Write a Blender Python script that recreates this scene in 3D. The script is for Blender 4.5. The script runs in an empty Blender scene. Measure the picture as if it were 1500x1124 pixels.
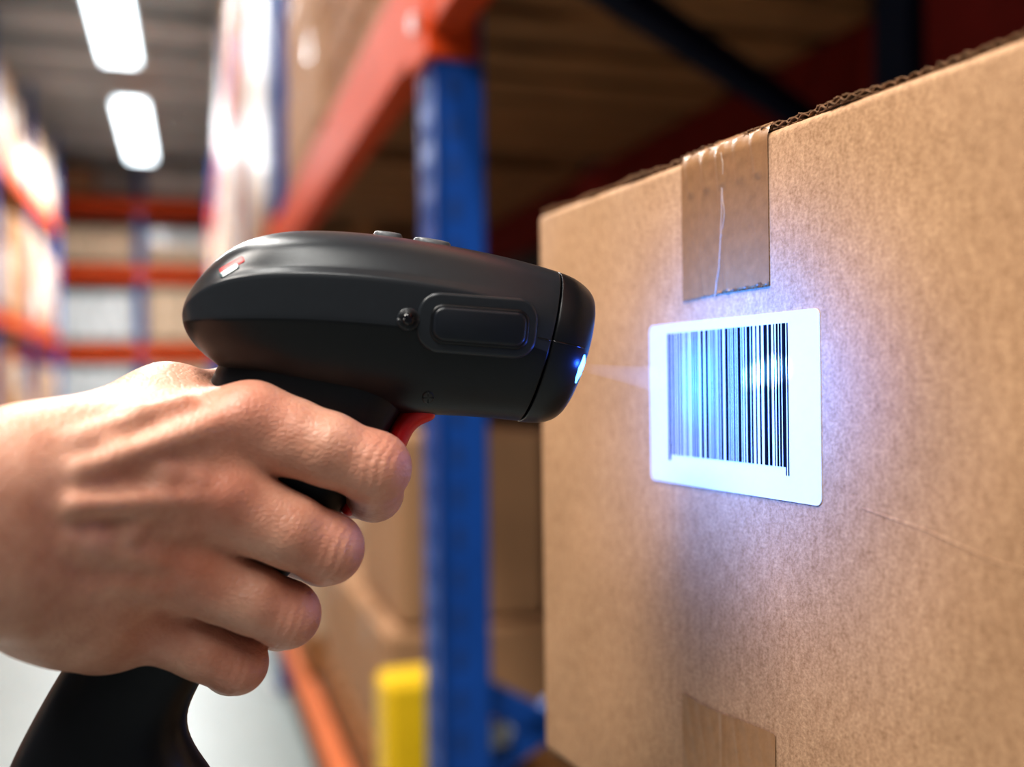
import bpy, bmesh, math, random
import numpy as np
from mathutils import Vector, Matrix
from mathutils.bvhtree import BVHTree
random.seed(7)
scene = bpy.context.scene
scene.view_settings.view_transform = 'Standard'
scene.view_settings.gamma = 0.86
scene.view_settings.exposure = 0.12
CZ = 1.2                     # camera height
FP = 1458.0                  # focal length in px (35 mm lens)
# ------------------------------------------------------------------ materials
def mat(name, col, rough=0.6, noise=None, bump=None, metallic=0.0, coat=0.0, emit=None, spec=0.5, sss=0.0, col2=None, alpha=1.0):
    m = bpy.data.materials.new(name); m.use_nodes = True
    nt = m.node_tree; b = nt.nodes['Principled BSDF']
    b.inputs['Base Color'].default_value = (*col, 1)
    b.inputs['Roughness'].default_value = rough
    b.inputs['Metallic'].default_value = metallic
    b.inputs['Coat Weight'].default_value = coat
    b.inputs['Specular IOR Level'].default_value = spec
    b.inputs['Alpha'].default_value = alpha
    if emit:
        b.inputs['Emission Color'].default_value = (*emit[0], 1)
        b.inputs['Emission Strength'].default_value = emit[1]
    tc = nt.nodes.new('ShaderNodeTexCoord')
    if noise:
        n = nt.nodes.new('ShaderNodeTexNoise'); n.inputs['Scale'].default_value = noise[0]
        n.inputs['Detail'].default_value = 6; n.inputs['Roughness'].default_value = 0.65
        mp = nt.nodes.new('ShaderNodeMapping')
        if len(noise) > 2: mp.inputs['Scale'].default_value = noise[2]
        nt.links.new(tc.outputs['Object'], mp.inputs['Vector'])
        nt.links.new(mp.outputs['Vector'], n.inputs['Vector'])
        r = nt.nodes.new('ShaderNodeValToRGB')
        a = noise[1]
        c2 = col2 if col2 else tuple(min(1, c*(1+a)) for c in col)
        c1 = tuple(c*(1-a) for c in col)
        r.color_ramp.elements[0].position = 0.3; r.color_ramp.elements[1].position = 0.7
        r.color_ramp.elements[0].color = (*c1, 1); r.color_ramp.elements[1].color = (*c2, 1)
        nt.links.new(n.outputs['Fac'], r.inputs['Fac'])
        nt.links.new(r.outputs['Color'], b.inputs['Base Color'])
    if bump:
        n2 = nt.nodes.new('ShaderNodeTexNoise'); n2.inputs['Scale'].default_value = bump[0]; n2.inputs['Detail'].default_value = 4
        nt.links.new(tc.outputs['Object'], n2.inputs['Vector'])
        bp = nt.nodes.new('ShaderNodeBump'); bp.inputs['Strength'].default_value = bump[1]; bp.inputs['Distance'].default_value = bump[2]
        nt.links.new(n2.outputs['Fac'], bp.inputs['Height'])
        nt.links.new(bp.outputs['Normal'], b.inputs['Normal'])
    return m

def kraft_material():
    m = bpy.data.materials.new('kraft_cardboard'); m.use_nodes = True
    nt = m.node_tree; b = nt.nodes['Principled BSDF']; N = nt.nodes; L = nt.links
    b.inputs['Roughness'].default_value = 0.62; b.inputs['Specular IOR Level'].default_value = 0.3
    tc = N.new('ShaderNodeTexCoord')
    def nz(scale, det, rg, sc=(1,1,1)):
        mp = N.new('ShaderNodeMapping'); mp.inputs['Scale'].default_value = sc
        n = N.new('ShaderNodeTexNoise'); n.inputs['Scale'].default_value = scale; n.inputs['Detail'].default_value = det; n.inputs['Roughness'].default_value = rg
        L.new(tc.outputs['Object'], mp.inputs['Vector']); L.new(mp.outputs['Vector'], n.inputs['Vector']); return n
    n1 = nz(850, 3, 0.6); n2 = nz(14, 3, 0.5); n3 = nz(330, 3, 0.6, (1, 1, 0.5))
    r = N.new('ShaderNodeValToRGB'); r.color_ramp.elements[0].position = .36; r.color_ramp.elements[1].position = .65
    r.color_ramp.elements[0].color = (.335, .185, .094, 1); r.color_ramp.elements[1].color = (.64, .405, .235, 1)
    mx = N.new('ShaderNodeMath'); mx.operation = 'MULTIPLY_ADD'; mx.inputs[1].default_value = .5
    m3 = N.new('ShaderNodeMath'); m3.operation = 'MULTIPLY_ADD'; m3.inputs[1].default_value = .32
    m2 = N.new('ShaderNodeMath'); m2.operation = 'MULTIPLY'; m2.inputs[1].default_value = .18
    L.new(n2.outputs['Fac'], m2.inputs[0]); L.new(n3.outputs['Fac'], m3.inputs[0]); L.new(m2.outputs[0], m3.inputs[2])
    L.new(n1.outputs['Fac'], mx.inputs[0]); L.new(m3.outputs[0], mx.inputs[2])
    L.new(mx.outputs[0], r.inputs['Fac']); L.new(r.outputs['Color'], b.inputs['Base Color'])
    bp = N.new('ShaderNodeBump'); bp.inputs['Strength'].default_value = .55; bp.inputs['Distance'].default_value = .0004
    L.new(mx.outputs[0], bp.inputs['Height'])
    n4 = nz(9, 2, .5, (1, 1, .6)); b2 = N.new('ShaderNodeBump'); b2.inputs['Strength'].default_value = .8; b2.inputs['Distance'].default_value = .012
    L.new(n4.outputs['Fac'], b2.inputs['Height']); L.new(bp.outputs['Normal'], b2.inputs['Normal']); L.new(b2.outputs['Normal'], b.inputs['Normal'])
    return m
M = {}
M['kraft'] = kraft_material()
M['kraft_dark'] = mat('kraft_raw_edge', (.24, .13, .065), .9, (900, .45))
M['tape'] = mat('packing_tape', (.33, .175, .076), .34, (220, .12), (160, .5, .0005), coat=.2)
M['tape_clear'] = mat('tape_wrinkle', (.62, .47, .35), .12, None, (500, .6, .0006), coat=.8)
M['label'] = mat('label_paper', (.72, .735, .76), .45, (40, .02), None)
M['ink'] = mat('barcode_ink', (.005, .0055, .008), .7, (700, .3), None, spec=.03)
M['shell'] = mat('scanner_shell_plastic', (.021, .025, .030), .28, (300, .06), (2600, .3, .00010), spec=.42)
M['rubber'] = mat('scanner_rubber', (.006, .007, .009), .33, (500, .1), (2600, .25, .0001), spec=.35)
M['grip'] = mat('scanner_grip_plastic', (.006, .007, .009), .33, (500, .1), (2200, .3, .00012), spec=.3)
M['button'] = mat('button_plastic', (.010, .013, .019), .34, (400, .1), spec=.4)
M['key'] = mat('key_plastic', (.11, .12, .13), .35, (400, .1))
M['red'] = mat('trigger_red', (.62, .008, .010), .35, (300, .08))
M['glassblk'] = mat('lens_glass', (.003, .003, .005), .12, (300, .1), coat=.4)
M['led'] = mat('scan_led', (.3, .6, 1), .3, (300, .05), emit=((.08, .38, 1), 6))
M['teal'] = mat('status_window', (.02, .07, .08), .2, (300, .1), coat=1)
M['blue'] = mat('rack_blue_paint', (.008, .080, .36), .42, (12, .12), (60, .1, .002), spec=.35)
M['bluedk'] = mat('rack_dark_paint', (.004, .009, .025), .6, (12, .12), (60, .1, .002), spec=.2)  # rack blue with the shade of the rack's back put into the colour
M['orange'] = mat('rack_orange_paint', (.64, .078, .014), .55, (10, .12), (60, .1, .002), spec=.12)
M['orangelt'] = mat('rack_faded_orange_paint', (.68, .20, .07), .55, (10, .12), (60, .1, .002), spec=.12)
M['orangedk'] = mat('rack_red_primer', (.17, .012, .008), .7, (10, .15), (60, .1, .002), spec=.1)  # beam orange darkened to carry the shade on the back beams
M['hole'] = mat('rack_slot_shadow', (.006, .05, .22), .8, (30, .1))
M['wood'] = mat('pallet_wood', (.33, .145, .045), .75, (6, .4, (1, 6, 6)), (40, .3, .003))
M['carton'] = mat('carton_kraft', (.44, .25, .13), .8, (5, .12), (200, .1, .001))
M['carton2'] = mat('carton_pale', (.62, .46, .32), .8, (5, .12), (200, .1, .001))
M['wrap'] = mat('shrink_wrap', (.62, .63, .62), .42, (9, .38, (1, 1, .25)), (14, .6, .03), coat=.08, spec=.35)
M['yellow'] = mat('safety_yellow', (.85, .55, .01), .4, (10, .08), (60, .1, .002))
M['steel'] = mat('bolt_steel', (.55, .55, .55), .35, (50, .1), metallic=1)
M['floor'] = mat('polished_concrete', (.32, .37, .365), .4, (1.5, .08), (30, .08, .002))
M['ceil'] = mat('ceiling_sheet', (.42, .46, .47), .6, (2, .12), (8, .1, .01))
M['wall'] = mat('wall_panel', (.04, .025, .018), .8, (3, .15), (20, .1, .01))  # dark brown holds the gloom deep inside the right rack
M['wallp'] = mat('wall_pale', (.52, .55, .56), .8, (3, .1), (20, .1, .01))
M['lamp'] = mat('lamp_diffuser', (.9, .95, 1), .4, (20, .02), emit=((.80, .93, 1.0), 7))

# ------------------------------------------------------------------ helpers
def new_obj(name, me, parent=None, mats=()):
    o = bpy.data.objects.new(name, me); scene.collection.objects.link(o)
    for m in mats: me.materials.append(m)
    if parent: o.parent = parent
    return o
def empty(name, mw=None):
    o = bpy.data.objects.new(name, None); scene.collection.objects.link(o); o.empty_display_size = .05
    if mw is not None: o.matrix_world = mw
    return o
def smooth(o):
    for p in o.data.polygons: p.use_smooth = True
class MB:
    def __init__(s): s.v = []; s.f = []; s.mi = []; s.mats = []
    def m(s, k):
        if M[k] not in s.mats: s.mats.append(M[k])
        return s.mats.index(M[k])
    def box(s, x0, x1, y0, y1, z0, z1, k, bev=0.0):
        i = len(s.v); mi = s.m(k)
        b = min(bev, (x1-x0)*.4, (y1-y0)*.4, (z1-z0)*.4)
        if b <= 0:
            s.v += [(x, y, z) for z in (z0, z1) for x, y in ((x0, y0), (x1, y0), (x1, y1), (x0, y1))]
            F = [(3, 2, 1, 0), (4, 5, 6, 7), (0, 1, 5, 4), (1, 2, 6, 5), (2, 3, 7, 6), (3, 0, 4, 7)]
        else:
            def ring(z, d): return [(x0+b, y0+d, z), (x1-b, y0+d, z), (x1-d, y0+b, z), (x1-d, y1-b, z), (x1-b, y1-d, z), (x0+b, y1-d, z), (x0+d, y1-b, z), (x0+d, y0+b, z)]
            s.v += ring(z0, b)+ring(z0+b, 0)+ring(z1-b, 0)+ring(z1, b)
            F = [tuple(range(7, -1, -1)), tuple(range(24, 32))]
            for r in range(3):
                for q in range(8): F.append((r*8+q, r*8+(q+1) % 8, r*8+8+(q+1) % 8, r*8+8+q))
        s.f += [tuple(i+a for a in f) for f in F]; s.mi += [mi]*len(F)
    def bar(s, a, b, w, k):
        a = Vector(a); b = Vector(b); d = (b-a).normalized()
        u = d.cross(Vector((0, 0, 1)));
        if u.length < .01: u = Vector((1, 0, 0))
        u.normalize(); n = d.cross(u); i = len(s.v); mi = s.m(k)
        for p in (a, b):
            for q in ((-1, -1), (1, -1), (1, 1), (-1, 1)): s.v.append(tuple(p+u*q[0]*w[0]/2+n*q[1]*w[1]/2))
        F = [(3, 2, 1, 0), (4, 5, 6, 7), (0, 1, 5, 4), (1, 2, 6, 5), (2, 3, 7, 6), (3, 0, 4, 7)]
        s.f += [tuple(i+a for a in f) for f in F]; s.mi += [mi]*6
    def done(s, name, parent=None, mw=None):
        me = bpy.data.meshes.new(name); me.from_pydata(s.v, [], s.f)
        o = new_obj(name, me, parent, s.mats)
        for p, i in zip(me.polygons, s.mi): p.material_index = i
        bm = bmesh.new(); bm.from_mesh(me); bmesh.ops.recalc_face_normals(bm, faces=bm.faces); bm.to_mesh(me); bm.free()
        if mw is not None: o.matrix_world = mw
        return o

# ------------------------------------------------------------------ camera
cam = bpy.data.cameras.new('camera'); camo = bpy.data.objects.new('camera', cam); scene.collection.objects.link(camo)
cam.lens = 35; cam.sensor_width = 36; cam.clip_start = .01; cam.clip_end = 100
camM = Matrix.Translation((0, 0, CZ)) @ Matrix.Rotation(math.radians(90), 4, 'X') @ Matrix.Rotation(math.radians(-.7), 4, 'Z')
camo.matrix_world = camM
cam.dof.use_dof = True; cam.dof.focus_distance = .318; cam.dof.aperture_fstop = 4.1
scene.camera = camo
QM = camM @ Matrix.Rotation(math.radians(-90), 4, 'X')     # right / away / up frame of the hand-held group

# ------------------------------------------------------------------ carton with label (foreground)
BM = Matrix.Translation((.0133, .486, CZ)) @ Matrix.Rotation(math.radians(-66), 4, 'Z')
carton = empty('cardboard_box', BM)
W, D, ZT, ZB = .302, .30, .0820, -.178
def rounded_body():
    bm = bmesh.new(); bmesh.ops.create_cube(bm, size=1)
    for v in bm.verts: v.co = Vector(((v.co.x+.5)*W, (v.co.y+.5)*D, ZB+(v.co.z+.5)*(ZT-ZB)))
    bmesh.ops.bevel(bm, geom=list(bm.edges), offset=.0035, segments=4, profile=.5, affect='EDGES')
    me = bpy.data.meshes.new('body'); bm.to_mesh(me); bm.free()
    o = new_obj('body', me, carton, [M['kraft']]); smooth(o)
    return o
rounded_body()
def flap(x0, x1, z, seed, up=1):
    rnd = random.Random(seed); n = 260; me_v = []; me_f = []
    def strip(fz0, fz1, yb, tear=0.0):
        i = len(me_v)
        for k in range(n+1):
            x = x0+(x1-x0)*k/n; y = edge[k]+tear*abs(rnd.gauss(0, .0005))
            me_v.extend([(x, y, fz0(x)), (x, y, fz1(x)), (x, yb, fz1(x)), (x, yb, fz0(x))])
        for k in range(n):
            a = i+4*k; b = a+4
            for q in range(4): me_f.append((a+q, a+(q+1) % 4, b+(q+1) % 4, b+q))
        me_f.append((i, i+3, i+2, i+1)); e = i+4*n; me_f.append((e, e+1, e+2, e+3))
    edge = []; w = 0
    for k in range(n+1):
        w = w*.8+rnd.uniform(-.0004, .0004); edge.append(.0016+w+.0009*math.sin(k*.09+seed))
    wv = lambda x: .0006*math.sin(x*38+seed)+.0004*math.sin(x*97)+.00025*math.sin(x*611)+.0002*math.sin(x*1370+seed)
    s = up
    strip(lambda x: z+wv(x)*.3, lambda x: z+s*.0004+wv(x)*.3, D-.002, 1)
    strip(lambda x: z+s*.0017+wv(x), lambda x: z+s*.0022+wv(x), D-.002, 1)
    strip(lambda x: z+s*(.0010+.0006*math.sin(x*2*math.pi/.0045)), lambda x: z+s*(.0014+.0006*math.sin(x*2*math.pi/.0045)), .02)
    me = bpy.data.meshes.new('flap'); me.from_pydata(me_v, [], me_f)
    new_obj('flap', me, carton, [M['kraft_dark']])
flap(.0015, .1503, ZT, 3); flap(.1515, W-.0015, ZT, 8)
flap(.0015, .1503, ZB, 5, -1); flap(.1515, W-.0015, ZB, 6, -1)
# tapes
def tape(name, x0, x1, z0, z1, top):
    rnd = random.Random(11 if top else 4); nx = 60; v = []; f = []
    path = []
    nz = 40
    if top:
        for k in range(nz+1): path.append((-.0004, z0+(ZT-.0025-z0)*k/nz))
        path += [(.0002, ZT-.0006), (.0009, ZT+.0012), (.0022, ZT+.0030), (.005, ZT+.0032), (.05, ZT+.0030), (.29, ZT+.0030)]
    else:
        for k in range(nz+1): path.append((-.0004, z1+(ZB+.002-z1)*k/nz))
        path += [(.0004, ZB-.0015), (.0012, ZB-.0026), (.004, ZB-.0030), (.29, ZB-.0030)]
    for j, (y, z) in enumerate(path):
        for i in range(nx+1):
            x = x0+(x1-x0)*i/nx
            dz = (.0004*(i % 2)+rnd.uniform(-.0002, .0002)+(.0030*i/nx if top else -.0010*math.sin(i/nx*5))) if j == 0 else 0
            pk = .00035*math.exp(-((x-(x0+x1)/2-.0022*math.sin(z*60))/.0009)**2)+.00008*math.sin(x*900+z*250)
            pk += .00018*math.exp(-((x-(x0+.011)-.05*(z-.05)**2-.12*abs(z-.05))/.0006)**2)
            if top and z > ZT-.014: pk += .0004*max(0, math.sin(x*650+2+z*120))
            v.append((x, y-max(pk, 0) if j < nz+3 else y, z+dz))
    for j in range(len(path)-1):
        for i in range(nx):
            a = j*(nx+1)+i; f.append((a, a+1, a+nx+2, a+nx+1))
    me = bpy.data.meshes.new(name); me.from_pydata(v, [], f)
    o = new_obj(name, me, carton, [M['tape']]); smooth(o)
tape('packing_tape_top', .1256, .1758, .0295, 0, True)
tape('packing_tape_bottom', .122, .176, 0, -.117, False)
def tube(name, pts, r, mt, parent, cyc=False, res=4, radii=None):
    cu = bpy.data.curves.new(name, 'CURVE'); cu.dimensions = '3D'; cu.bevel_depth = r; cu.bevel_resolution = res; cu.use_fill_caps = True
    sp = cu.splines.new('POLY'); sp.points.add(len(pts)-1)
    for i, p in enumerate(pts):
        sp.points[i].co = (*p, 1)
        if radii: sp.points[i].radius = radii[i]
    sp.use_cyclic_u = cyc
    cu.materials.append(mt); o = bpy.data.objects.new(name, cu); scene.collection.objects.link(o); o.parent = parent
    return o
rr = random.Random(2)
pts = []
for k in range(60):
    t = k/59; z = .080-.050*t
    pts.append((.1495+.0012*math.sin(t*5)+rr.uniform(-.00012, .00012) - (.012*max(0, t-.8)), -.0005, z))
tube('tape_wrinkle', pts, .00022, M['tape_clear'], carton)
tube('tape_wrinkle', [(p[0]+.0009+.0006*math.sin(i*.3), p[1], p[2]) for i, p in enumerate(pts[:36])], .00018, M['tape_clear'], carton)
tube('press_line', [(.216, .0010, -.0375), (.24, .0010, -.041), (.262, .0010, -.046), (.30, .0010, -.049)], .00110, M['kraft'], carton, res=8)
# label
def rrect(x0, x1, z0, z1, r, n=8):
    P = []
    for cx, cz, a0 in ((x1-r, z1-r, 0), (x0+r, z1-r, 90), (x0+r, z0+r, 180), (x1-r, z0+r, 270)):
        for k in range(n+1):
            a = math.radians(a0+90*k/n); P.append((cx+r*math.cos(a), cz+r*math.sin(a)))
    return P
P = rrect(.1018, .1993, -.0387, .0220, .0025)
v = [(x, 0.0, z) for x, z in P]+[(x, -.00035, z) for x, z in P]; n = len(P)
f = [tuple(range(n, 2*n))]+[(i, (i+1) % n, n+(i+1) % n, n+i) for i in range(n)]
me = bpy.data.meshes.new('barcode_label'); me.from_pydata(v, [], f); new_obj('barcode_label', me, carton, [M['label']])
mb = MB(); x = .1150; u = .00042; i = 0
rb = random.Random(58)
while x < .1824:
    w = rb.choice([1, 1, 2, 2, 3, 4, 1.5])*u; g = rb.choice([1.5, 1.5, 2, 3, 3.5])*u
    z0 = -.0278
    if i == 0: z0 = -.0300
    mb.box(x, x+w, -.00047, -.00036, z0, .0183, 'ink'); x += w+g; i += 1
mb.box(.1830, .1834, -.00047, -.00036, -.0305, .0183, 'ink')
mb.box(.1841, .1846, -.00047, -.00036, -.0305, .0183, 'ink')
mb.done('barcode_bars', carton)
# cartons carrying the box
mb = MB()
zt = CZ+ZB-.004
lv = [zt, zt-.33, zt-.66, 0.001]
for k in range(3):
    o_ = .012+.004*k
    mb.box(o_, W-.004, .014, D+.03, lv[k+1]+.001, lv[k]-.0005, 'carton', .004)
    mb.box(.13, .18, .0135, D+.0305, lv[k]-.08, lv[k]-.0002, 'tape')
mb.done('stacked_cartons', None, Matrix.Translation((.0133, .486, 0)) @ Matrix.Rotation(math.radians(-66), 4, 'Z'))

# ------------------------------------------------------------------ scanner
PSI = math.radians(10); Z0 = .32; K = Z0/FP
O = Vector(((560-750)*K, Z0, (562-480)*K))
SM = Matrix.Translation(O) @ Matrix.Rotation(PSI, 4, 'Z')
scanner = empty('barcode_scanner', QM @ SM)
cs, sn = math.cos(PSI), math.sin(PSI)
def loc(px, py, y=0.0):
    a = (px-750)/FP
    x = (a*(Z0+y*cs) - O.x + y*sn)/(cs-a*sn)
    Z = Z0+x*sn+y*cs
    return (x, y, -(py-562)/FP*Z-O.z)
def ring(pt, yt, pb, yb, A, B, w, rd):
    H = yb-yt; k = min(1, (B-A)/50)
    prof = [(0, yt), (.42, yt+.04*(A-yt)), (.76, yt+.34*(A-yt)), (.895, A-5*k), (.968, A+5*k), (1.0, B), (.925, B+.20*(yb-B)), (.76, B+.60*(yb-B)), (.42, B+.93*(yb-B)), (0, yb)]
    out = []
    for i, (fy, py) in enumerate(prof):
        th = math.pi*i/9
        ey = abs(math.sin(th))**.85; epy = (yt+yb)/2-(H/2)*math.cos(th)
        yy = (fy*(1-rd)+ey*rd)*w; p = py*(1-rd)+epy*rd
        fr = (p-yt)/H; px = pt+(pb-pt)*fr
        out.append((px, p, yy))
    L = [loc(a, b, 0) for a, b, c in out]
    near = [(l[0], -o[2], l[2]) for l, o in zip(L, out)]
    far = [(l[0], o[2], l[2]) for l, o in zip(L, out)][1:-1][::-1]
    return near+far
def loft(name, rings, mt, creases, cap0=True, cap1=True, lvl=3, ringcrease=()):
    n = len(rings[0]); v = [p for r in rings for p in r]; f = []
    for j in range(len(rings)-1):
        for i in range(n): f.append((j*n+i, j*n+(i+1) % n, (j+1)*n+(i+1) % n, (j+1)*n+i))
    for flag, j in ((cap0, 0), (cap1, len(rings)-1)):
        if flag:
            c = Vector((0, 0, 0))
            for p in rings[j]: c += Vector(p)
            c /= n; v.append(tuple(c)); ci = len(v)-1
            for i in range(n): f.append((ci, j*n+i, j*n+(i+1) % n))
    me = bpy.data.meshes.new(name); me.from_pydata(v, [], f)
    bm = bmesh.new(); bm.from_mesh(me); bmesh.ops.recalc_face_normals(bm, faces=bm.faces)
    cl = bm.edges.layers.float.get('crease_edge') or bm.edges.layers.float.new('crease_edge')
    for e in bm.edges:
        a, b = e.verts[0].index, e.verts[1].index
        if a < len(rings)*n and b < len(rings)*n:
            if a % n == b % n and (a % n) in creases:
                e[cl] = creases[a % n]*(1 if max(a, b)//n <= 9 else .3)
            if a//n == b//n and (a//n) in ringcrease: e[cl] = .85
    bm.to_mesh(me); bm.free()
    o = new_obj(name, me, scanner, [mt]); smooth(o)
    md = o.modifiers.new('s', 'SUBSURF'); md.levels = lvl; md.render_levels = lvl
    return o
ST = [(271, 462, 274, 488, 468, 475, .009, 0), (277, 440, 290, 512, 452, 475, .0165, 0), (300, 404, 316, 534, 431, 475, .0215, 0),
      (342, 364, 340, 552, 415, 475, .0245, 0), (390, 345, 390, 574, 409, 475, .0262, 0), (450, 339, 450, 594, 407, 476, .0272, 0),
      (530, 343, 525, 606, 411, 481, .0275, 0), (610, 354, 590, 609, 420, 488, .0273, 0), (690, 368, 655, 611, 432, 496, .0270, .05),
      (755, 382, 708, 614, 443, 502, .0264, .2), (804, 395, 749, 618, 452, 507, .0257, .6), (811, 397, 756, 619, 454, 508, .0254, .7)]
rings_ = [ring(a, b, c, d, A, B, w, r) for a, b, c, d, A, B, w, r in ST]
n_ = len(rings_[0])
cr = {3: .8, n_-3: .8, 4: .8, n_-4: .8, 5: .9, n_-5: .9, 2: .2, n_-2: .2}
body = loft('head_shell', rings_, M['shell'], cr, ringcrease=(11,))
body.data.materials.append(M['grip'])
for p in body.data.polygons:
    idx = [i % n_ for i in p.vertices]
    if min(idx) >= 5 and max(idx) <= n_-5: p.material_index = 1
NS = [(812, 399, 757, 618, .0252, .7), (814, 398, 759, 620, .0257, .75), (834, 405, 782, 623, .0260, .85), (852, 418, 802, 619, .0250, 1), (861, 430, 812, 611, .0234, 1), (862, 442, 817, 600, .0210, 1), (853, 446, 810, 597, .0200, 1), (848, 450, 806, 594, .0195, 1)]
nose = loft('nose_bumper', [ring(a, b, c, d, 452, 507, w, r) for a, b, c, d, w, r in NS], M['rubber'], {}, ringcrease=(1,))
NW = [(856, 452, 813, 592, .0190, 1), (859, 455, 816, 589, .0185, 1)]
loft('scan_window', [ring(a, b, c, d, 452, 507, w, r) for a, b, c, d, w, r in NW], M['glassblk'], {})
# handle : horizontal slices (y px, left, right, half thickness)
HS = [(500, 345, 650, .0165), (530, 324, 640, .0180), (560, 309, 618, .0183), (590, 303, 596, .0177), (618, 299, 577, .0169), (660, 290, 552, .016), (740, 262, 512, .016), (820, 212, 446, .0155), (900, 148, 372, .015), (960, 102, 318, .0152), (1010, 72, 289, .016), (1060, 44, 266, .017), (1110, 18, 281, .019), (1150, 5, 312, .021), (1190, 0, 330, .0215), (1215, 4, 326, .021), (1222, 20, 310, .018)]
hr = []
for py, l, r, t in HS:
    R_ = []
    a = loc(l, py); b = loc(r, py); cx = (a[0]+b[0])/2; hw = (b[0]-a[0])/2*1.02; cz = (a[2]+b[2])/2
    for k in range(20):
        th = 2*math.pi*k/20; c_, s_ = math.cos(th), math.sin(th)
        R_.append((cx+hw*math.copysign(abs(c_)**.72, c_), t*math.copysign(abs(s_)**.8, s_), cz))
    hr.append(R_)
handle = loft('pistol_grip', hr, M['grip'], {}, lvl=2)
dg = bpy.context.evaluated_depsgraph_get()
def bvh(o): return BVHTree.FromObject(o, dg)
bt = [bvh(body), bvh(nose), bvh(handle)]
SMi = SM.inverted(); camL = SMi @ Vector((0, 0, 0))
def ray(px, py):
    tgt = SMi @ Vector(((px-750)*K, Z0, -(py-562)*K)); return tgt, (tgt-camL).normalized()
def hit(px, py, off=0.0):
    tgt, d = ray(px, py); best = None
    for b in bt:
        h = b.ray_cast(camL, d)
        if h[0] is not None and (best is None or h[3] < best[3]): best = h
    if best is None: return tgt
    nn = best[1]
    if nn.dot(d) > 0: nn = -nn
    return best[0]+nn*off
def rot_rr(cx, cy, w, h, r, ang, n=8):
    P = rrect(-w/2, w/2, -h/2, h/2, r, n); a = math.radians(ang)
    return [(cx+x*math.cos(a)-y*math.sin(a), cy+x*math.sin(a)+y*math.cos(a)) for x, y in P]
def pad(name, cx, cy, w, h, r, ang, ht, mt, ease=5):
    rs = [(0, -.0004), (0, ht*.6), (ease*.5, ht*.92), (ease, ht)]
    v = []; f = []; n = None
    for ins, off in rs:
        P = rot_rr(cx, cy, w-2*ins, h-2*ins, max(r-ins, 1), ang); n = len(P)
        v += [tuple(hit(a, b, off)) for a, b in P]
    for q in (.75, .5, .25):
        P = rot_rr(cx, cy, (w-2*ease)*(q+.0), (h-2*ease)*q, max((r-ease)*q, .5), ang)
        v += [tuple(hit(a, b, ht)) for a, b in P]
    v.append(tuple(hit(cx, cy, ht)))
    R = len(rs)+3
    for j in range(R-1):
        for i in range(n): f.append((j*n+i, j*n+(i+1) % n, (j+1)*n+(i+1) % n, (j+1)*n+i))
    for i in range(n): f.append(((R-1)*n+i, (R-1)*n+(i+1) % n, R*n))
    me = bpy.data.meshes.new(name); me.from_pydata(v, [], f)
    bm = bmesh.new(); bm.from_mesh(me); bmesh.ops.recalc_face_normals(bm, faces=bm.faces); bm.to_mesh(me); bm.free()
    o = new_obj(name, me, scanner, [mt]); smooth(o); return o
def plate(name, cx, cy, w, h, r, ang, ht, mt, e=5):
    P = rot_rr(cx, cy, w, h, r, ang, 10)
    base = [hit(a, b, 0) for a, b in P]; c = hit(cx, cy, 0)
    A_ = np.array([[p.x, p.z, 1] for p in base+[c]*6]); yv = np.array([p.y for p in base+[c]*6])
    k, *_ = np.linalg.lstsq(A_, yv, rcond=None)
    def pl(p, off): return (p.x, k[0]*p.x+k[1]*p.z+k[2]-off, p.z)
    v = []; f = []; n = len(P)
    for ins, off in ((0, -.003), (0, ht*.5), (e*.4, ht*.9), (e, ht)):
        Q_ = [hit(a, b, 0) for a, b in rot_rr(cx, cy, w-2*ins, h-2*ins, max(r-ins, 1), ang, 10)]
        v += [pl(p, off) for p in Q_]
    for j in range(3):
        for i in range(n): f.append((j*n+i, j*n+(i+1) % n, (j+1)*n+(i+1) % n, (j+1)*n+i))
    f.append(tuple(range(3*n, 4*n)))
    me = bpy.data.meshes.new(name); me.from_pydata(v, [], f)
    bm = bmesh.new(); bm.from_mesh(me); bmesh.ops.recalc_face_normals(bm, faces=bm.faces); bm.to_mesh(me); bm.free()
    o = new_obj(name, me, scanner, [mt]); smooth(o); return o
plate('side_button_frame', 699, 477, 176, 88, 32, 4.5, .0014, M['shell'])
plate('side_button_recess', 702, 479, 146, 60, 20, 4.5, .0016, M['rubber'])
plate('side_button', 702, 479, 137, 51, 17, 4.5, .0024, M['button'])
plate('sensor_ring', 598, 468, 34, 34, 17, 0, .0010, M['shell'], 3)
plate('sensor_socket', 598, 468, 28, 28, 14, 0, .00115, M['rubber'], 1)
plate('sensor_lens', 598, 468, 19, 19, 9.5, 0, .0019, M['glassblk'], 4)
pad('screw_hole', 627, 582, 17, 17, 8.5, 0, .0003, M['rubber'], 2)
tube('seam', [tuple(hit(788+(856-788)*t, 495+15*t, .00002)) for t in [i/20 for i in range(21)]], .00020, M['glassblk'], scanner)
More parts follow.
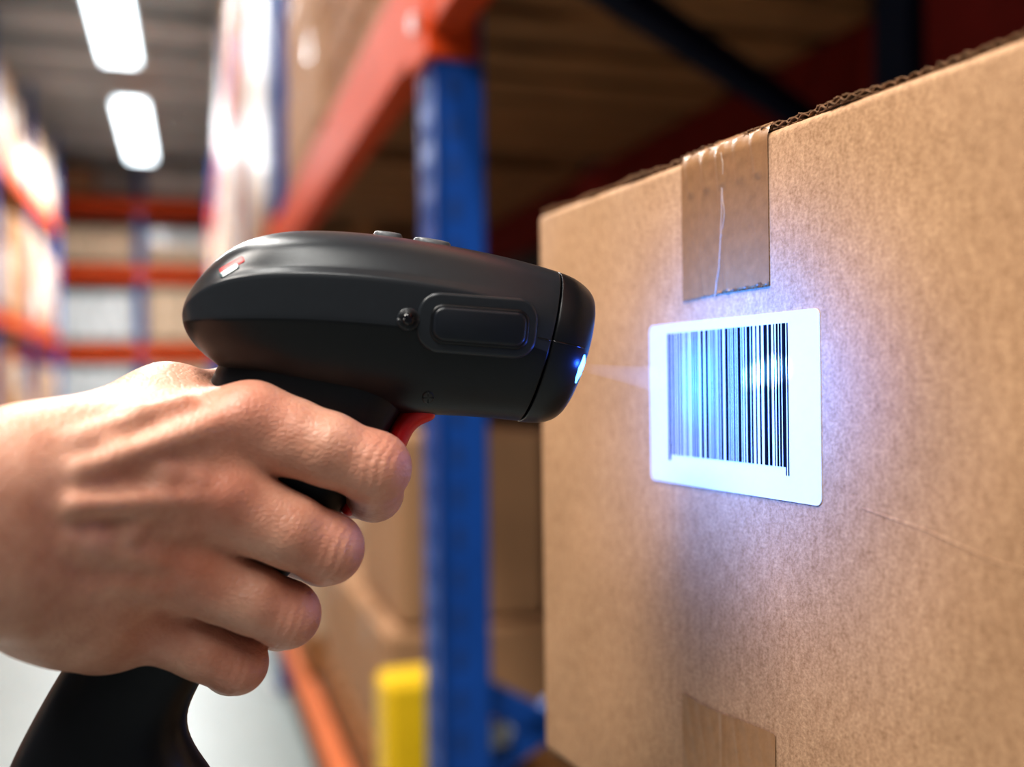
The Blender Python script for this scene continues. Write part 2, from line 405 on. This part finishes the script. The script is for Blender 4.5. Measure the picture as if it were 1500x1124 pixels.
def topkey(name, px, wpx, wy, ht, mt):
    a = loc(px-wpx/2, 360); b = loc(px+wpx/2, 360); cx = (a[0]+b[0])/2; hx = (b[0]-a[0])/2
    def top(x, y):
        h = bt[0].ray_cast(Vector((x, y, .2)), Vector((0, 0, -1))); return h[0].z if h[0] else 0
    v = []; f = []; n = 32
    for sc, off in ((1, -.001), (1, ht*.6), (.93, ht), (.8, ht*1.1)):
        for k in range(n):
            th = 2*math.pi*k/n; c_, s_ = math.cos(th), math.sin(th)
            x = cx+hx*sc*math.copysign(abs(c_)**.6, c_); y = wy*sc*math.copysign(abs(s_)**.6, s_); v.append((x, y, top(x, y)+off))
    for j in range(3):
        for i in range(n): f.append((j*n+i, j*n+(i+1) % n, (j+1)*n+(i+1) % n, (j+1)*n+i))
    f.append(tuple(range(3*n, 4*n)))
    me = bpy.data.meshes.new(name); me.from_pydata(v, [], f); o = new_obj(name, me, scanner, [mt]); smooth(o)
topkey('top_key', 568, 42, .007, .0014, M['key']); topkey('top_key', 632, 54, .008, .0012, M['key'])
pad('status_red', 340, 389, 40, 9, 3, -30, .0002, M['red'], 1)
pad('status_window', 336, 397, 32, 8, 3, -30, .0003, M['teal'], 1)
# trigger
tp = [(634, 597, .0042), (612, 604, .0042), (597, 615, .0040), (586, 632, .0038), (578, 655, .0036), (562, 690, .0036), (540, 715, .0036), (515, 738, .004), (500, 748, .003)]
tr = []
for i, (a, b, r) in enumerate(tp):
    p = Vector(loc(a, b)); p0 = Vector(loc(*tp[max(0, i-1)][:2])); p1 = Vector(loc(*tp[min(len(tp)-1, i+1)][:2]))
    d = (p1-p0).normalized(); nn = Vector((d.z, 0, -d.x))
    tr.append([tuple(p+nn*r*math.cos(t)+Vector((0, 1, 0))*.0065*math.sin(t)) for t in [2*math.pi*k/12 for k in range(12)]])
loft('trigger', tr, M['red'], {}, lvl=2)
# led light pipe let into the lower front rim
def rim(py, inset):
    for px in range(900, 780, -1):
        if bt[1].ray_cast(camL, ray(px, py)[1])[0] is not None: return hit(px-inset, py, 0)
lp = [rim(py, 4) for py in (520, 526, 533, 540, 547, 554, 561)]
tube('scan_led', [tuple(p) for p in lp], .0008, M['led'], scanner, res=6, radii=[.3, .75, 1, 1.1, 1, .75, .3])
Lp = lp[3]
led_w = (QM @ SM) @ (Vector(Lp)+Vector((.0040, .004, 0)))
def spot(name, loc_, tgt, power, ang, blend, col, size):
    l = bpy.data.lights.new(name, 'SPOT'); l.energy = power; l.spot_size = math.radians(ang); l.spot_blend = blend; l.color = col; l.shadow_soft_size = size
    o = bpy.data.objects.new(name, l); scene.collection.objects.link(o); o.location = loc_
    o.rotation_euler = (Vector(tgt)-Vector(loc_)).to_track_quat('-Z', 'Y').to_euler()
    o.parent = scanner; o.matrix_parent_inverse = (QM @ SM).inverted(); return o
tgc = BM @ Vector((.158, 0, -.006))
spot('scan_light_wide', led_w, tgc, 1.15, 138, 1, (.012, .19, 1), .002)
for tx, tz, pw, an in ((.1765, .0030, 5.5, 12), (.1705, .0022, 3.4, 10), (.1820, .0038, 3.0, 9), (.1650, .0010, 1.0, 11)):
    spot('scan_light_core', led_w, BM @ Vector((tx, 0, tz)), pw, an, 1, (.14, .50, 1), .0006)
for tz in (.004, -.006):
    spot('scan_light_core', led_w, BM @ Vector((.1345, 0, tz)), .38, 22, 1, (.03, .55, 1), .0008)
pl = bpy.data.lights.new('scan_glow', 'POINT'); pl.energy = .012; pl.color = (.03, .14, 1); pl.shadow_soft_size = .001
po = bpy.data.objects.new('scan_glow', pl); scene.collection.objects.link(po); po.parent = scanner; po.location = Vector(Lp)+Vector((.0028, -.0045, -.0005))
# faint visible light beam (self-glowing cone added between lens and label, nothing scatters)
vm = bpy.data.materials.new('beam_haze'); vm.use_nodes = True; nt = vm.node_tree; nt.nodes.clear()
out = nt.nodes.new('ShaderNodeOutputMaterial'); em = nt.nodes.new('ShaderNodeEmission'); em.inputs['Color'].default_value = (.16, .36, 1, 1); em.inputs['Strength'].default_value = 7
nt.links.new(em.outputs[0], out.inputs['Volume'])
a = led_w; b = BM @ Vector((.108, -.001, .001)); d = (b-a); q = d.to_track_quat('Z', 'Y')
v = []; f = []
for j, (t, r) in enumerate(((0, .0016), (.5, .0032), (1, .0052))):
    for k in range(24):
        th = 2*math.pi*k/24; v.append(tuple((QM @ SM).inverted() @ (a+d*t+q @ Vector((r*math.cos(th), r*math.sin(th), 0)))))
for j in range(2):
    for i in range(24): f.append((j*24+i, j*24+(i+1) % 24, (j+1)*24+(i+1) % 24, (j+1)*24+i))
f.append(tuple(range(23, -1, -1))); f.append(tuple(range(48, 72)))
me = bpy.data.meshes.new('scan_beam'); me.from_pydata(v, [], f); new_obj('scan_beam', me, scanner, [vm])

# ------------------------------------------------------------------ hand (signed-distance sculpt)
def Q(px, py, d):
    Z = .32+d; return np.array([(px-750)/FP*Z, Z, -(py-562)/FP*Z], dtype=np.float32)
h_ = .0009
lo = np.array([-.25, .175, -.108]); hi = np.array([-.020, .366, .022])
nn = ((hi-lo)/h_).astype(int)+1
gx = (lo[0]+h_*np.arange(nn[0])).astype(np.float32)[:, None, None]
gy = (lo[1]+h_*np.arange(nn[1])).astype(np.float32)[None, :, None]
gz = (lo[2]+h_*np.arange(nn[2])).astype(np.float32)[None, None, :]
def cap(a, b, ra, rb):
    ba = b-a; L2 = float(ba @ ba)
    t = ((gx-a[0])*ba[0]+(gy-a[1])*ba[1]+(gz-a[2])*ba[2])/max(L2, 1e-9)
    t = np.clip(t, 0, 1)
    dx = gx-a[0]-ba[0]*t; dy = gy-a[1]-ba[1]*t; dz = gz-a[2]-ba[2]*t
    return np.sqrt(dx*dx+dy*dy+dz*dz)-(ra+(rb-ra)*t)
def smin(a, b, k):
    if a is None: return b
    h = np.maximum(k-np.abs(a-b), 0)/k
    return np.minimum(a, b)-h*h*k*.25
palm = None
def addp(p, q_, r0, r1, k=.011):
    global palm
    palm = smin(palm, cap(Q(*p), Q(*q_), r0, r1), k)
MC = {'i': (372, 624, -.0240, .0122), 'm': (335, 735, -.0290, .0120), 'r': (285, 835, -.0270, .0114), 'p': (228, 905, -.0200, .0108)}
WR = {'i': (60, 702, -.050, .0172), 'm': (40, 745, -.053, .0178), 'r': (30, 790, -.051, .0178), 'p': (20, 825, -.046, .0170)}
for k in 'imrp':
    a, b = WR[k], MC[k]; addp(a[:3], b[:3], a[3], b[3], .007)
addp((0, 727, -.060), (-700, 765, -.112), .0187, .026); addp((0, 812, -.058), (-700, 870, -.112), .0187, .026)
addp((0, 727, -.060), (80, 706, -.048), .0187, .018); addp((0, 812, -.058), (80, 845, -.043), .0187, .0170)
addp((60, 878, -.036), (205, 945, -.012), .0148, .0125); addp((50, 692, -.042), (245, 603, -.012), .0168, .0135)
addp((110, 800, -.03), (250, 730, -.010), .022, .016); addp((120, 860, -.03), (200, 880, -.008), .02, .015)
addp((250, 640, -.02), (330, 640, -.018), .014, .012)
TD = [((120, 688, -.0645), (345, 612, -.0365)), ((110, 742, -.0680), (315, 728, -.0415)), ((100, 792, -.0655), (265, 828, -.0385)), ((95, 838, -.0585), (212, 893, -.0315))]
for a, b in TD: addp(a, b, .0022, .0031, .0050)
for (px, py, d, r) in ((366, 610, -.0294, .0098), (328, 725, -.0347, .0095), (278, 828, -.0324, .0090), (222, 897, -.0254, .0082)):
    addp((px, py, d), (px+3, py+2, d), r, r, .0045)
for P in (((40, 660, -.0655), (110, 650, -.0605), (170, 662, -.0550), (235, 694, -.0492), (290, 700, -.0448)), ((60, 815, -.0650), (130, 790, -.0610), (190, 778, -.0540), (225, 735, -.0510), (240, 700, -.0490)), ((130, 640, -.058), (200, 610, -.0480), (265, 590, -.040)), ((120, 860, -.057), (170, 850, -.0505), (235, 862, -.042))):
    for a, b in zip(P[:-1], P[1:]): addp(a, b, .0013, .0013, .0050)
thumb = None
for a, b in (((245, 603, -.012, .0135), (335, 590, .016, .0112)), ((335, 590, .016, .0112), (430, 604, .0300, .0096)), ((430, 604, .0300, .0096), (500, 622, .0290, .0082))):
    thumb = smin(thumb, cap(Q(*a[:3]), Q(*b[:3]), a[3], b[3]), .004)
FG = {'i': [MC['i'], (425, 640, -.0250, .0113), (480, 658, -.0255, .0107), (548, 686, -.0220, .0104), (548, 722, -.0030, .0088), (515, 726, .0100, .0076)],
      'm': [MC['m'], (380, 758, -.0280, .0112), (425, 778, -.0270, .0106), (479, 804, -.0215, .0103), (472, 816, .0010, .0089), (430, 812, .0150, .0078)],
      'r': [MC['r'], (325, 858, -.0260, .0106), (370, 878, -.0250, .0099), (419, 901, -.0195, .0096), (408, 912, .0020, .0084), (365, 905, .0150, .0074)],
      'p': [MC['p'], (265, 932, -.0195, .0100), (300, 951, -.0190, .0092), (346, 972, -.0150, .0089), (338, 980, .0030, .0078), (300, 970, .0140, .0069)]}
fing = None; PIP = []
for k in 'imrp':
    c = None; P = FG[k]
    for a, b in zip(P[:-1], P[1:]):
        c = smin(c, cap(Q(*a[:3]), Q(*b[:3]), a[3], b[3]), .003)
    pp = P[3]; c = smin(c, cap(Q(pp[0]+2, pp[1]-3, pp[2]-.0012), Q(pp[0]-6, pp[1]-6, pp[2]-.0016), pp[3]*.92, pp[3]*.90), .003)
    fing = smin(fing, c, .0006) if fing is not None else c
    PIP.append((Q(*pp[:3]), Q(*P[1][:3]), pp[3]))
vol = smin(smin(fing, palm, .0038), thumb, .008)
del fing, palm, thumb
def surface_nets(vol, lo, h):
    s = vol < 0; nx, ny, nz = vol.shape
    cnt = np.zeros((nx-1, ny-1, nz-1), np.int8)
    for dx in (0, 1):
        for dy in (0, 1):
            for dz in (0, 1): cnt += s[dx:nx-1+dx, dy:ny-1+dy, dz:nz-1+dz]
    act = (cnt > 0) & (cnt < 8); I, J, Kk = np.nonzero(act)
    idx = -np.ones(cnt.shape, np.int64); idx[I, J, Kk] = np.arange(len(I))
    pos = np.zeros((len(I), 3)); c = np.zeros(len(I))
    cor = [(a, b, d) for a in (0, 1) for b in (0, 1) for d in (0, 1)]
    for a in range(8):
        for b in range(a+1, 8):
            ca, cb = cor[a], cor[b]
            if sum(abs(x-y) for x, y in zip(ca, cb)) != 1: continue
            va = vol[I+ca[0], J+ca[1], Kk+ca[2]]; vb = vol[I+cb[0], J+cb[1], Kk+cb[2]]
            m = (va < 0) != (vb < 0); t = np.where(m, va/np.where(m, va-vb, 1), 0)
            p = np.array(ca)[None]+t[:, None]*(np.array(cb)-np.array(ca))[None]
            pos += p*m[:, None]; c += m
    pos = pos/c[:, None]+np.stack([I, J, Kk], 1); pos = lo+h*pos
    faces = []
    for ax in range(3):
        sl0 = [slice(None)]*3; sl1 = [slice(None)]*3; sl0[ax] = slice(0, -1); sl1[ax] = slice(1, None)
        e = s[tuple(sl0)] != s[tuple(sl1)]; b_, c_ = (ax+1) % 3, (ax+2) % 3
        G = list(np.nonzero(e))
        ok = (G[b_] > 0) & (G[c_] > 0) & (G[b_] < vol.shape[b_]-1) & (G[c_] < vol.shape[c_]-1)
        G = [g[ok] for g in G]
        def cell(db, dc):
            g = [x.copy() for x in G]; g[b_] = g[b_]-db; g[c_] = g[c_]-dc; return idx[g[0], g[1], g[2]]
        q = np.stack([cell(1, 1), cell(0, 1), cell(0, 0), cell(1, 0)], 1)
        ins = s[G[0], G[1], G[2]]; q[~ins] = q[~ins][:, ::-1]; faces.append(q)
    return pos, np.concatenate(faces)
pos, fc = surface_nets(vol, lo, h_)
me = bpy.data.meshes.new('hand'); me.from_pydata(pos.tolist(), [], fc.tolist())
hand = new_obj('hand', me); hand.matrix_world = QM
bm = bmesh.new(); bm.from_mesh(me)
for _ in range(3): bmesh.ops.smooth_vert(bm, verts=bm.verts, factor=.5, use_axis_x=True, use_axis_y=True, use_axis_z=True)
bm.to_mesh(me); bm.free()
co = np.empty(len(me.vertices)*3); me.vertices.foreach_get('co', co); co = co.reshape(-1, 3)
no = np.empty(len(me.vertices)*3); me.vertices.foreach_get('normal', no); no = no.reshape(-1, 3)
red = np.zeros(len(co))
for p, prv, r in PIP:
    ax = (p-prv)/np.linalg.norm(p-prv); dv = co-p; ph = dv @ ax; ds = np.linalg.norm(dv, axis=1)
    fall = np.exp(-(ph/.0055)**2)*(ds < .018)*np.clip(1.2*(no @ (ax*.55+np.array([0, -.8, .15]))), 0, 1)
    co += no*(-.00040*np.abs(np.sin(ph*2*math.pi/.0056+.7*np.sin(dv[:, 2]*450)))**2*fall)[:, None]
    red = np.maximum(red, np.exp(-(ds/.014)**2))
for k in 'imrp':
    ds = np.linalg.norm(co-Q(*MC[k][:3])-np.array([0, -.008, .002]), axis=1); red = np.maximum(red, .9*np.exp(-(ds/.014)**2))
me.vertices.foreach_set('co', co.ravel()); me.update()
at = me.attributes.new('knuckle_flush', 'FLOAT', 'POINT'); at.data.foreach_set('value', red.astype(np.float32))
smooth(hand)
sk = bpy.data.materials.new('skin'); sk.use_nodes = True; nt = sk.node_tree; b = nt.nodes['Principled BSDF']; N = nt.nodes; L = nt.links
b.inputs['Roughness'].default_value = .43; b.inputs['Subsurface Weight'].default_value = .15
b.inputs['Subsurface Radius'].default_value = (1, .35, .2); b.inputs['Subsurface Scale'].default_value = .0025
tc = N.new('ShaderNodeTexCoord'); n1 = N.new('ShaderNodeTexNoise'); n1.inputs['Scale'].default_value = 60; n1.inputs['Detail'].default_value = 7; n1.inputs['Roughness'].default_value = .65
L.new(tc.outputs['Object'], n1.inputs['Vector'])
cr_ = N.new('ShaderNodeValToRGB'); cr_.color_ramp.elements[0].position = .32; cr_.color_ramp.elements[1].position = .7
cr_.color_ramp.elements[0].color = (.53, .255, .17, 1); cr_.color_ramp.elements[1].color = (.74, .44, .32, 1)
L.new(n1.outputs['Fac'], cr_.inputs['Fac'])
an = N.new('ShaderNodeAttribute'); an.attribute_name = 'knuckle_flush'
mx = N.new('ShaderNodeMix'); mx.data_type = 'RGBA'; mx.inputs['B'].default_value = (.62, .20, .13, 1)
ml = N.new('ShaderNodeMath'); ml.operation = 'MULTIPLY'; ml.inputs[1].default_value = .6
L.new(an.outputs['Fac'], ml.inputs[0]); L.new(ml.outputs[0], mx.inputs['Factor']); L.new(cr_.outputs['Color'], mx.inputs['A']); L.new(mx.outputs['Result'], b.inputs['Base Color'])
nd = N.new('ShaderNodeTexNoise'); nd.inputs['Scale'].default_value = 90; L.new(tc.outputs['Object'], nd.inputs['Vector'])
mv = N.new('ShaderNodeVectorMath'); mv.operation = 'MULTIPLY_ADD'; mv.inputs[1].default_value = (.004, .004, .004)
L.new(nd.outputs['Color'], mv.inputs[0]); L.new(tc.outputs['Object'], mv.inputs[2])
mp = N.new('ShaderNodeMapping'); mp.inputs['Scale'].default_value = (.55, 1, 1.1); mp.inputs['Rotation'].default_value = (0, .35, 0); L.new(mv.outputs[0], mp.inputs['Vector'])
vo = N.new('ShaderNodeTexVoronoi'); vo.inputs['Scale'].default_value = 700; vo.feature = 'DISTANCE_TO_EDGE'; L.new(mp.outputs['Vector'], vo.inputs['Vector'])
mr = N.new('ShaderNodeMapRange'); mr.inputs['From Max'].default_value = .22; L.new(vo.outputs['Distance'], mr.inputs['Value'])
n3 = N.new('ShaderNodeTexNoise'); n3.inputs['Scale'].default_value = 170; n3.inputs['Detail'].default_value = 5; L.new(tc.outputs['Object'], n3.inputs['Vector'])
ad = N.new('ShaderNodeMath'); ad.operation = 'MULTIPLY_ADD'; ad.inputs[1].default_value = .36; L.new(mr.outputs['Result'], ad.inputs[0]); L.new(n3.outputs['Fac'], ad.inputs[2])
bp = N.new('ShaderNodeBump'); bp.inputs['Strength'].default_value = .5; bp.inputs['Distance'].default_value = .0006
L.new(ad.outputs[0], bp.inputs['Height']); L.new(bp.outputs['Normal'], b.inputs['Normal'])
me.materials.append(sk)

# ------------------------------------------------------------------ warehouse (aisle frame: x across, y along)
AM = Matrix.Translation((0, 0, CZ)) @ Matrix.Rotation(math.radians(17.87), 4, 'Z')
F0 = -CZ
mb = MB(); mb.box(-8, 4, -6, 26, F0-.05, F0, 'floor'); mb.done('floor', None, AM)
mb = MB(); mb.box(-8, 4, -6, 26, 4.3, 4.35, 'ceil'); mb.done('ceiling', None, AM)
mb = MB()
for k in range(24): mb.box(-7.9, 2.2, -5+k*1.3, -4.85+k*1.3, 4.1, 4.3, 'wallp' if k % 3 == 0 else 'ceil')
mb.done('ceiling_joists', None, AM)
mb = MB(); mb.box(2.4, 2.5, -6, 26, F0, 4.3, 'wall'); mb.done('wall_right', None, AM)  # dark sheet added behind the rack to keep its interior in shade
mb = MB(); mb.box(-8, 4, 22, 22.1, F0, 4.3, 'wallp'); mb.done('wall_back', None, AM)
mb = MB(); mb.box(-6.1, -6.0, 2, 22, F0, 4.3, 'wallp'); mb.done('wall_left', None, AM)
def post(mb, x, y, z0, z1, w=.09, dpt=.07, k='blue'):
    mb.box(x, x+.012, y-w/2, y+w/2, z0, z1, k); mb.box(x, x+dpt, y-w/2, y-w/2+.01, z0, z1, k, .002); mb.box(x, x+dpt, y+w/2-.01, y+w/2, z0, z1, k, .002)
    mb.box(x-.03, x+dpt+.03, y-w/2-.03, y+w/2+.03, z0, z0+.01, 'steel')
def rack(name, x0, x1, y0, bays, bay, levels, ztop, bh=(.15, .15, .15), slots=False, skip=()):
    mb = MB()
    for k in range(bays+1):
        y = y0+k*bay
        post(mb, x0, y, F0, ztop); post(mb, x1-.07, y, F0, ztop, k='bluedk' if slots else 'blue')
        z = F0+.25; s = 0
        while z < (-.4 if slots and k < 2 else ztop-.6):
            a = (x0+.035, y, z); b_ = (x1-.035, y, z+.55)
            if s: a, b_ = (x0+.035, y, z+.55), (x1-.035, y, z)
            mb.bar(a, b_, (.03, .035), 'blue'); z += .55; s = 1-s
        if slots and k < 3:
            z = F0+.1
            while z < min(ztop, 1.2):
                mb.box(x0+.02, x0+.034, y-w_-.001, y-w_+.001, z, z+.03, 'hole'); mb.box(x0-.001, x0+.003, y-.02, y-.008, z, z+.03, 'hole'); mb.box(x0-.001, x0+.003, y+.012, y+.024, z, z+.03, 'hole'); z += .055
        for li, zl in enumerate(levels):
            mb.box(x0-.012, x0+.06, y-.055, y+.055, zl-.03, zl+bh[li]+.05, 'orange', .003)
            mb.bar((x0-.02, y, zl+.03), (x0-.012, y, zl+.03), (.02, .02), 'steel')
    for li, zl in enumerate(levels):
        for k in range(bays):
            if (li, k) in skip: continue
            a = y0+k*bay+.045; c = y0+(k+1)*bay-.045
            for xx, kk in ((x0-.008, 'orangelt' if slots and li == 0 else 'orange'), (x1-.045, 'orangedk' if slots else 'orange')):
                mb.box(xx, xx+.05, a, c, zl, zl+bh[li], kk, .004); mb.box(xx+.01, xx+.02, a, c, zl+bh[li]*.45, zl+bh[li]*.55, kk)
    if slots:
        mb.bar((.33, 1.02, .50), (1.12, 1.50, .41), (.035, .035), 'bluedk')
        mb.bar((.36, 1.338, -.55), (1.10, 1.338, -.10), (.03, .04), 'blue'); mb.bar((.36, 1.338, -.42), (1.10, 1.338, -.85), (.03, .04), 'blue')
        mb.bar((.395, 1.318, -.48), (.395, 1.300, -.48), (.03, .03), 'steel')
    return mb.done(name, None, AM)
w_ = .045
rack('pallet_rack', .312, 1.15, 1.338-2.7, 7, 2.7, (-.98, .465, 2.3), 3.3, bh=(.08, .15, .15), slots=True, skip=((0, 0),))
rack('pallet_rack', -2.9, -1.9, 1.0, 6, 2.6, (-.6, .68, 2.35), 3.9, bh=(.13, .13, .13))
mb = MB()
for k in range(6):
    x = -5.4+k*1.50
    mb.box(x, x+.1, 19, 19.08, F0, 4.0, 'blue', .004); mb.box(x, x+.1, 20, 20.08, F0, 4.0, 'blue', .004)
for z in (-.8, .52, 1.93, 3.13):
    for yy in (18.97, 20.03): mb.box(-5.4, 2.2, yy, yy+.05, z, z+.22, 'orange', .005)
mb.done('pallet_rack', None, AM)
def goods(mb, x0, x1, y0, y1, z0, z1, kind, seed):
    r = random.Random(seed)
    for k in range(7):
        yy = y0+(y1-y0)*k/7; mb.box(x0, x1, yy, yy+(y1-y0)/7*.72, z0+.10, z0+.12, 'wood', .003); mb.box(x0, x1, yy, yy+(y1-y0)/7*.72, z0, z0+.018, 'wood', .003)
    for xx in (x0, (x0+x1)/2-.045, x1-.09): mb.box(xx, xx+.09, y0, y1, z0+.018, z0+.1, 'wood', .003)
    zb = z0+.12; ny = max(1, round((y1-y0)/.42)); nz = max(1, round((z1-zb)/.34)); nx = 2
    for i in range(nx):
        for j in range(ny):
            for k in range(nz):
                if kind != 'wrap' and k == nz-1 and r.random() < .25: continue
                g = .004; a = x0+(x1-x0)*i/nx+g+r.uniform(0, .012); b_ = x0+(x1-x0)*(i+1)/nx-g
                c = y0+(y1-y0)*j/ny+g; e = y0+(y1-y0)*(j+1)/ny-g; zz = zb+(z1-zb)*k/nz; z2 = zb+(z1-zb)*(k+1)/nz-.002
                kd = kind if kind != 'mix' else r.choice(['carton', 'carton2', 'wrap', 'carton2'])
                mb.box(a, b_, c, e, zz, z2, kd, .012)
                if kd != 'wrap':
                    m_ = (c+e)/2; mb.box(a-.0008, b_+.0008, m_-.025, m_+.025, z2-.08, z2+.0008, 'tape'); m_ = (a+b_)/2; mb.box(m_-.025, m_+.025, c-.0008, e+.0008, z2-.08, z2+.0006, 'tape')
    if kind == 'wrap': mb.box(x0-.004, x1, y0-.004, y1+.004, zb+.02, z1, 'wrap', .03)
def empties(mb, x0, x1, y0, y1, z0, n):
    for q in range(n):
        z = z0+q*.145
        for k in range(7):
            yy = y0+(y1-y0)*k/7; mb.box(x0, x1, yy, yy+(y1-y0)/7*.7, z+.12, z+.143, 'wood', .003); mb.box(x0, x1, yy, yy+(y1-y0)/7*.7, z, z+.02, 'wood', .003)
        for xx in (x0, (x0+x1)/2-.045, x1-.09): mb.box(xx, xx+.09, y0, y1, z+.02, z+.12, 'wood', .003)
zl = .465+.152
mb = MB()
goods(mb, .335, 1.12, -1.1, -.05, zl, zl+1.2, 'carton', 1); goods(mb, .335, 1.12, .05, 1.1, zl, zl+1.3, 'carton', 2)
empties(mb, .34, 1.12, 1.42, 2.6, zl, 7)
goods(mb, .34, 1.12, 2.75, 3.8, zl, zl+1.4, 'carton', 4)
goods(mb, .31, 1.12, 4.2, 5.2, zl, zl+1.5, 'wrap', 5); goods(mb, .32, 1.12, 5.35, 6.5, zl, zl+1.4, 'mix', 6)
goods(mb, .31, 1.12, 7.0, 8.1, zl, zl+1.5, 'mix', 7); goods(mb, .31, 1.12, 8.2, 9.3, zl, zl+1.5, 'wrap', 8); goods(mb, .31, 1.12, 9.8, 12, zl, zl+1.5, 'mix', 9); goods(mb, .31, 1.12, 12.4, 16.5, zl, zl+1.5, 'carton2', 10)
for i, y in enumerate((-1.1, .1, 1.6, 2.8, 4.2, 5.4, 7, 8.2, 9.8, 11)): goods(mb, .33, 1.12, y, y+1.05, 2.452, 3.9, ['wrap', 'carton', 'wrap'][i % 3], 40+i)
mb.done('pallet_load', None, AM)
mb = MB()
zlow = -.98+.082
goods(mb, .36, 1.12, 1.98, 3.0, zlow, -.50, 'carton', 11)
goods(mb, .33, 1.12, 3.1, 3.9, zlow, -.42, 'carton2', 12); goods(mb, .33, 1.12, 4.2, 6.5, zlow, -.1, 'wrap', 13); goods(mb, .33, 1.12, 6.9, 9.2, zlow, -.1, 'carton2', 14); goods(mb, .33, 1.12, 9.6, 16, zlow, 0, 'mix', 15)
for (a, b_, c, e, z0, z1) in ((.40, .72, 2.0, 2.5, -.498, -.10), (.735, 1.1, 2.0, 2.5, -.498, -.12), (.62, 1.1, 2.55, 2.95, -.498, -.2)):
    mb.box(a, b_, c, e, z0, z1, 'carton', .012); mb.box((a+b_)/2-.025, (a+b_)/2+.025, c-.0008, e+.0008, z1-.09, z1+.0008, 'tape')
mb.done('pallet_load', None, AM)
mb = MB()
i = 0
for y in np.arange(1.15, 15.5, 1.3):
    for z0, z1 in ((F0, F0+.5), (-.47, .5), (.81, 2.1), (2.48, 3.6)):
        goods(mb, -2.85, -1.93, float(y), float(y)+1.05, z0+.001, z1-random.uniform(0, .25), random.choice(['mix', 'carton2', 'carton', 'mix']), 60+i); i += 1
mb.done('pallet_load', None, AM)
mb = MB(); i = 0
for k in range(5):
    x = -5.25+1.5*k
    for z0, z1 in ((F0, F0+.35), (-.58, .4), (.74, 1.8), (2.15, 3.0), (3.35, 4.0)):
        goods(mb, x, x+1.3, 19.1, 19.95, z0+.001, z1-random.uniform(0, .15), random.choice(['carton2', 'carton2', 'wrap', 'mix']), 160+i); i += 1
mb.done('pallet_load', None, AM)
# yellow column guard
mb = MB(); x, y = .270, 1.52
mb.box(x, x+.10, y-.045, y+.045, F0+.01, -.445, 'yellow', .012); mb.box(x-.04, x+.14, y-.09, y+.09, F0, F0+.012, 'yellow', .003)
for a in (-.02, .12):
    for c in (-.07, .07): mb.box(x+a-.008, x+a+.008, y+c-.008, y+c+.008, F0+.012, F0+.022, 'steel', .003)
mb.done('yellow_safety_bollard', None, AM)
# strip lamps
for k, v0 in enumerate((-4.0, .2, 4.4, 8.2, 13.0)):
    par = empty('ceiling_strip_lamp', AM @ Matrix.Translation((-.68, v0+1.65, 3.5)))
    mb = MB(); mb.box(-.20, .20, -1.65, 1.65, .02, .08, 'ceil', .01); mb.box(-.17, .17, -1.6, 1.6, -.01, .02, 'lamp', .008)
    for yy in (-1.3, 1.3): mb.box(-.008, .008, yy, yy+.016, .08, .62, 'steel')
    mb.done('lamp_body', par)
    l = bpy.data.lights.new('tube_light', 'AREA'); l.shape = 'RECTANGLE'; l.size = .30; l.size_y = 3.0; l.energy = (110, 110, 110, 190, 420)[k]; l.color = (.94, .98, 1) if k > 2 else (1, .95, .88)
    o = bpy.data.objects.new('tube_light', l); scene.collection.objects.link(o); o.parent = par; o.location = (0, 0, -.02)
# unseen soft key light, added above left for the hand and box
l = bpy.data.lights.new('work_light', 'AREA'); l.shape = 'RECTANGLE'; l.size = .6; l.size_y = .4; l.energy = 28; l.color = (1, .94, .87)
o = bpy.data.objects.new('work_light', l); scene.collection.objects.link(o); o.location = (-.75, -.12, 2.5)
o.rotation_euler = (Vector((0, .4, 1.2))-o.location).to_track_quat('-Z', 'Y').to_euler()
w = bpy.data.worlds.new('world'); scene.world = w; w.use_nodes = True
w.node_tree.nodes['Background'].inputs[0].default_value = (.92, .95, 1, 1); w.node_tree.nodes['Background'].inputs[1].default_value = .12
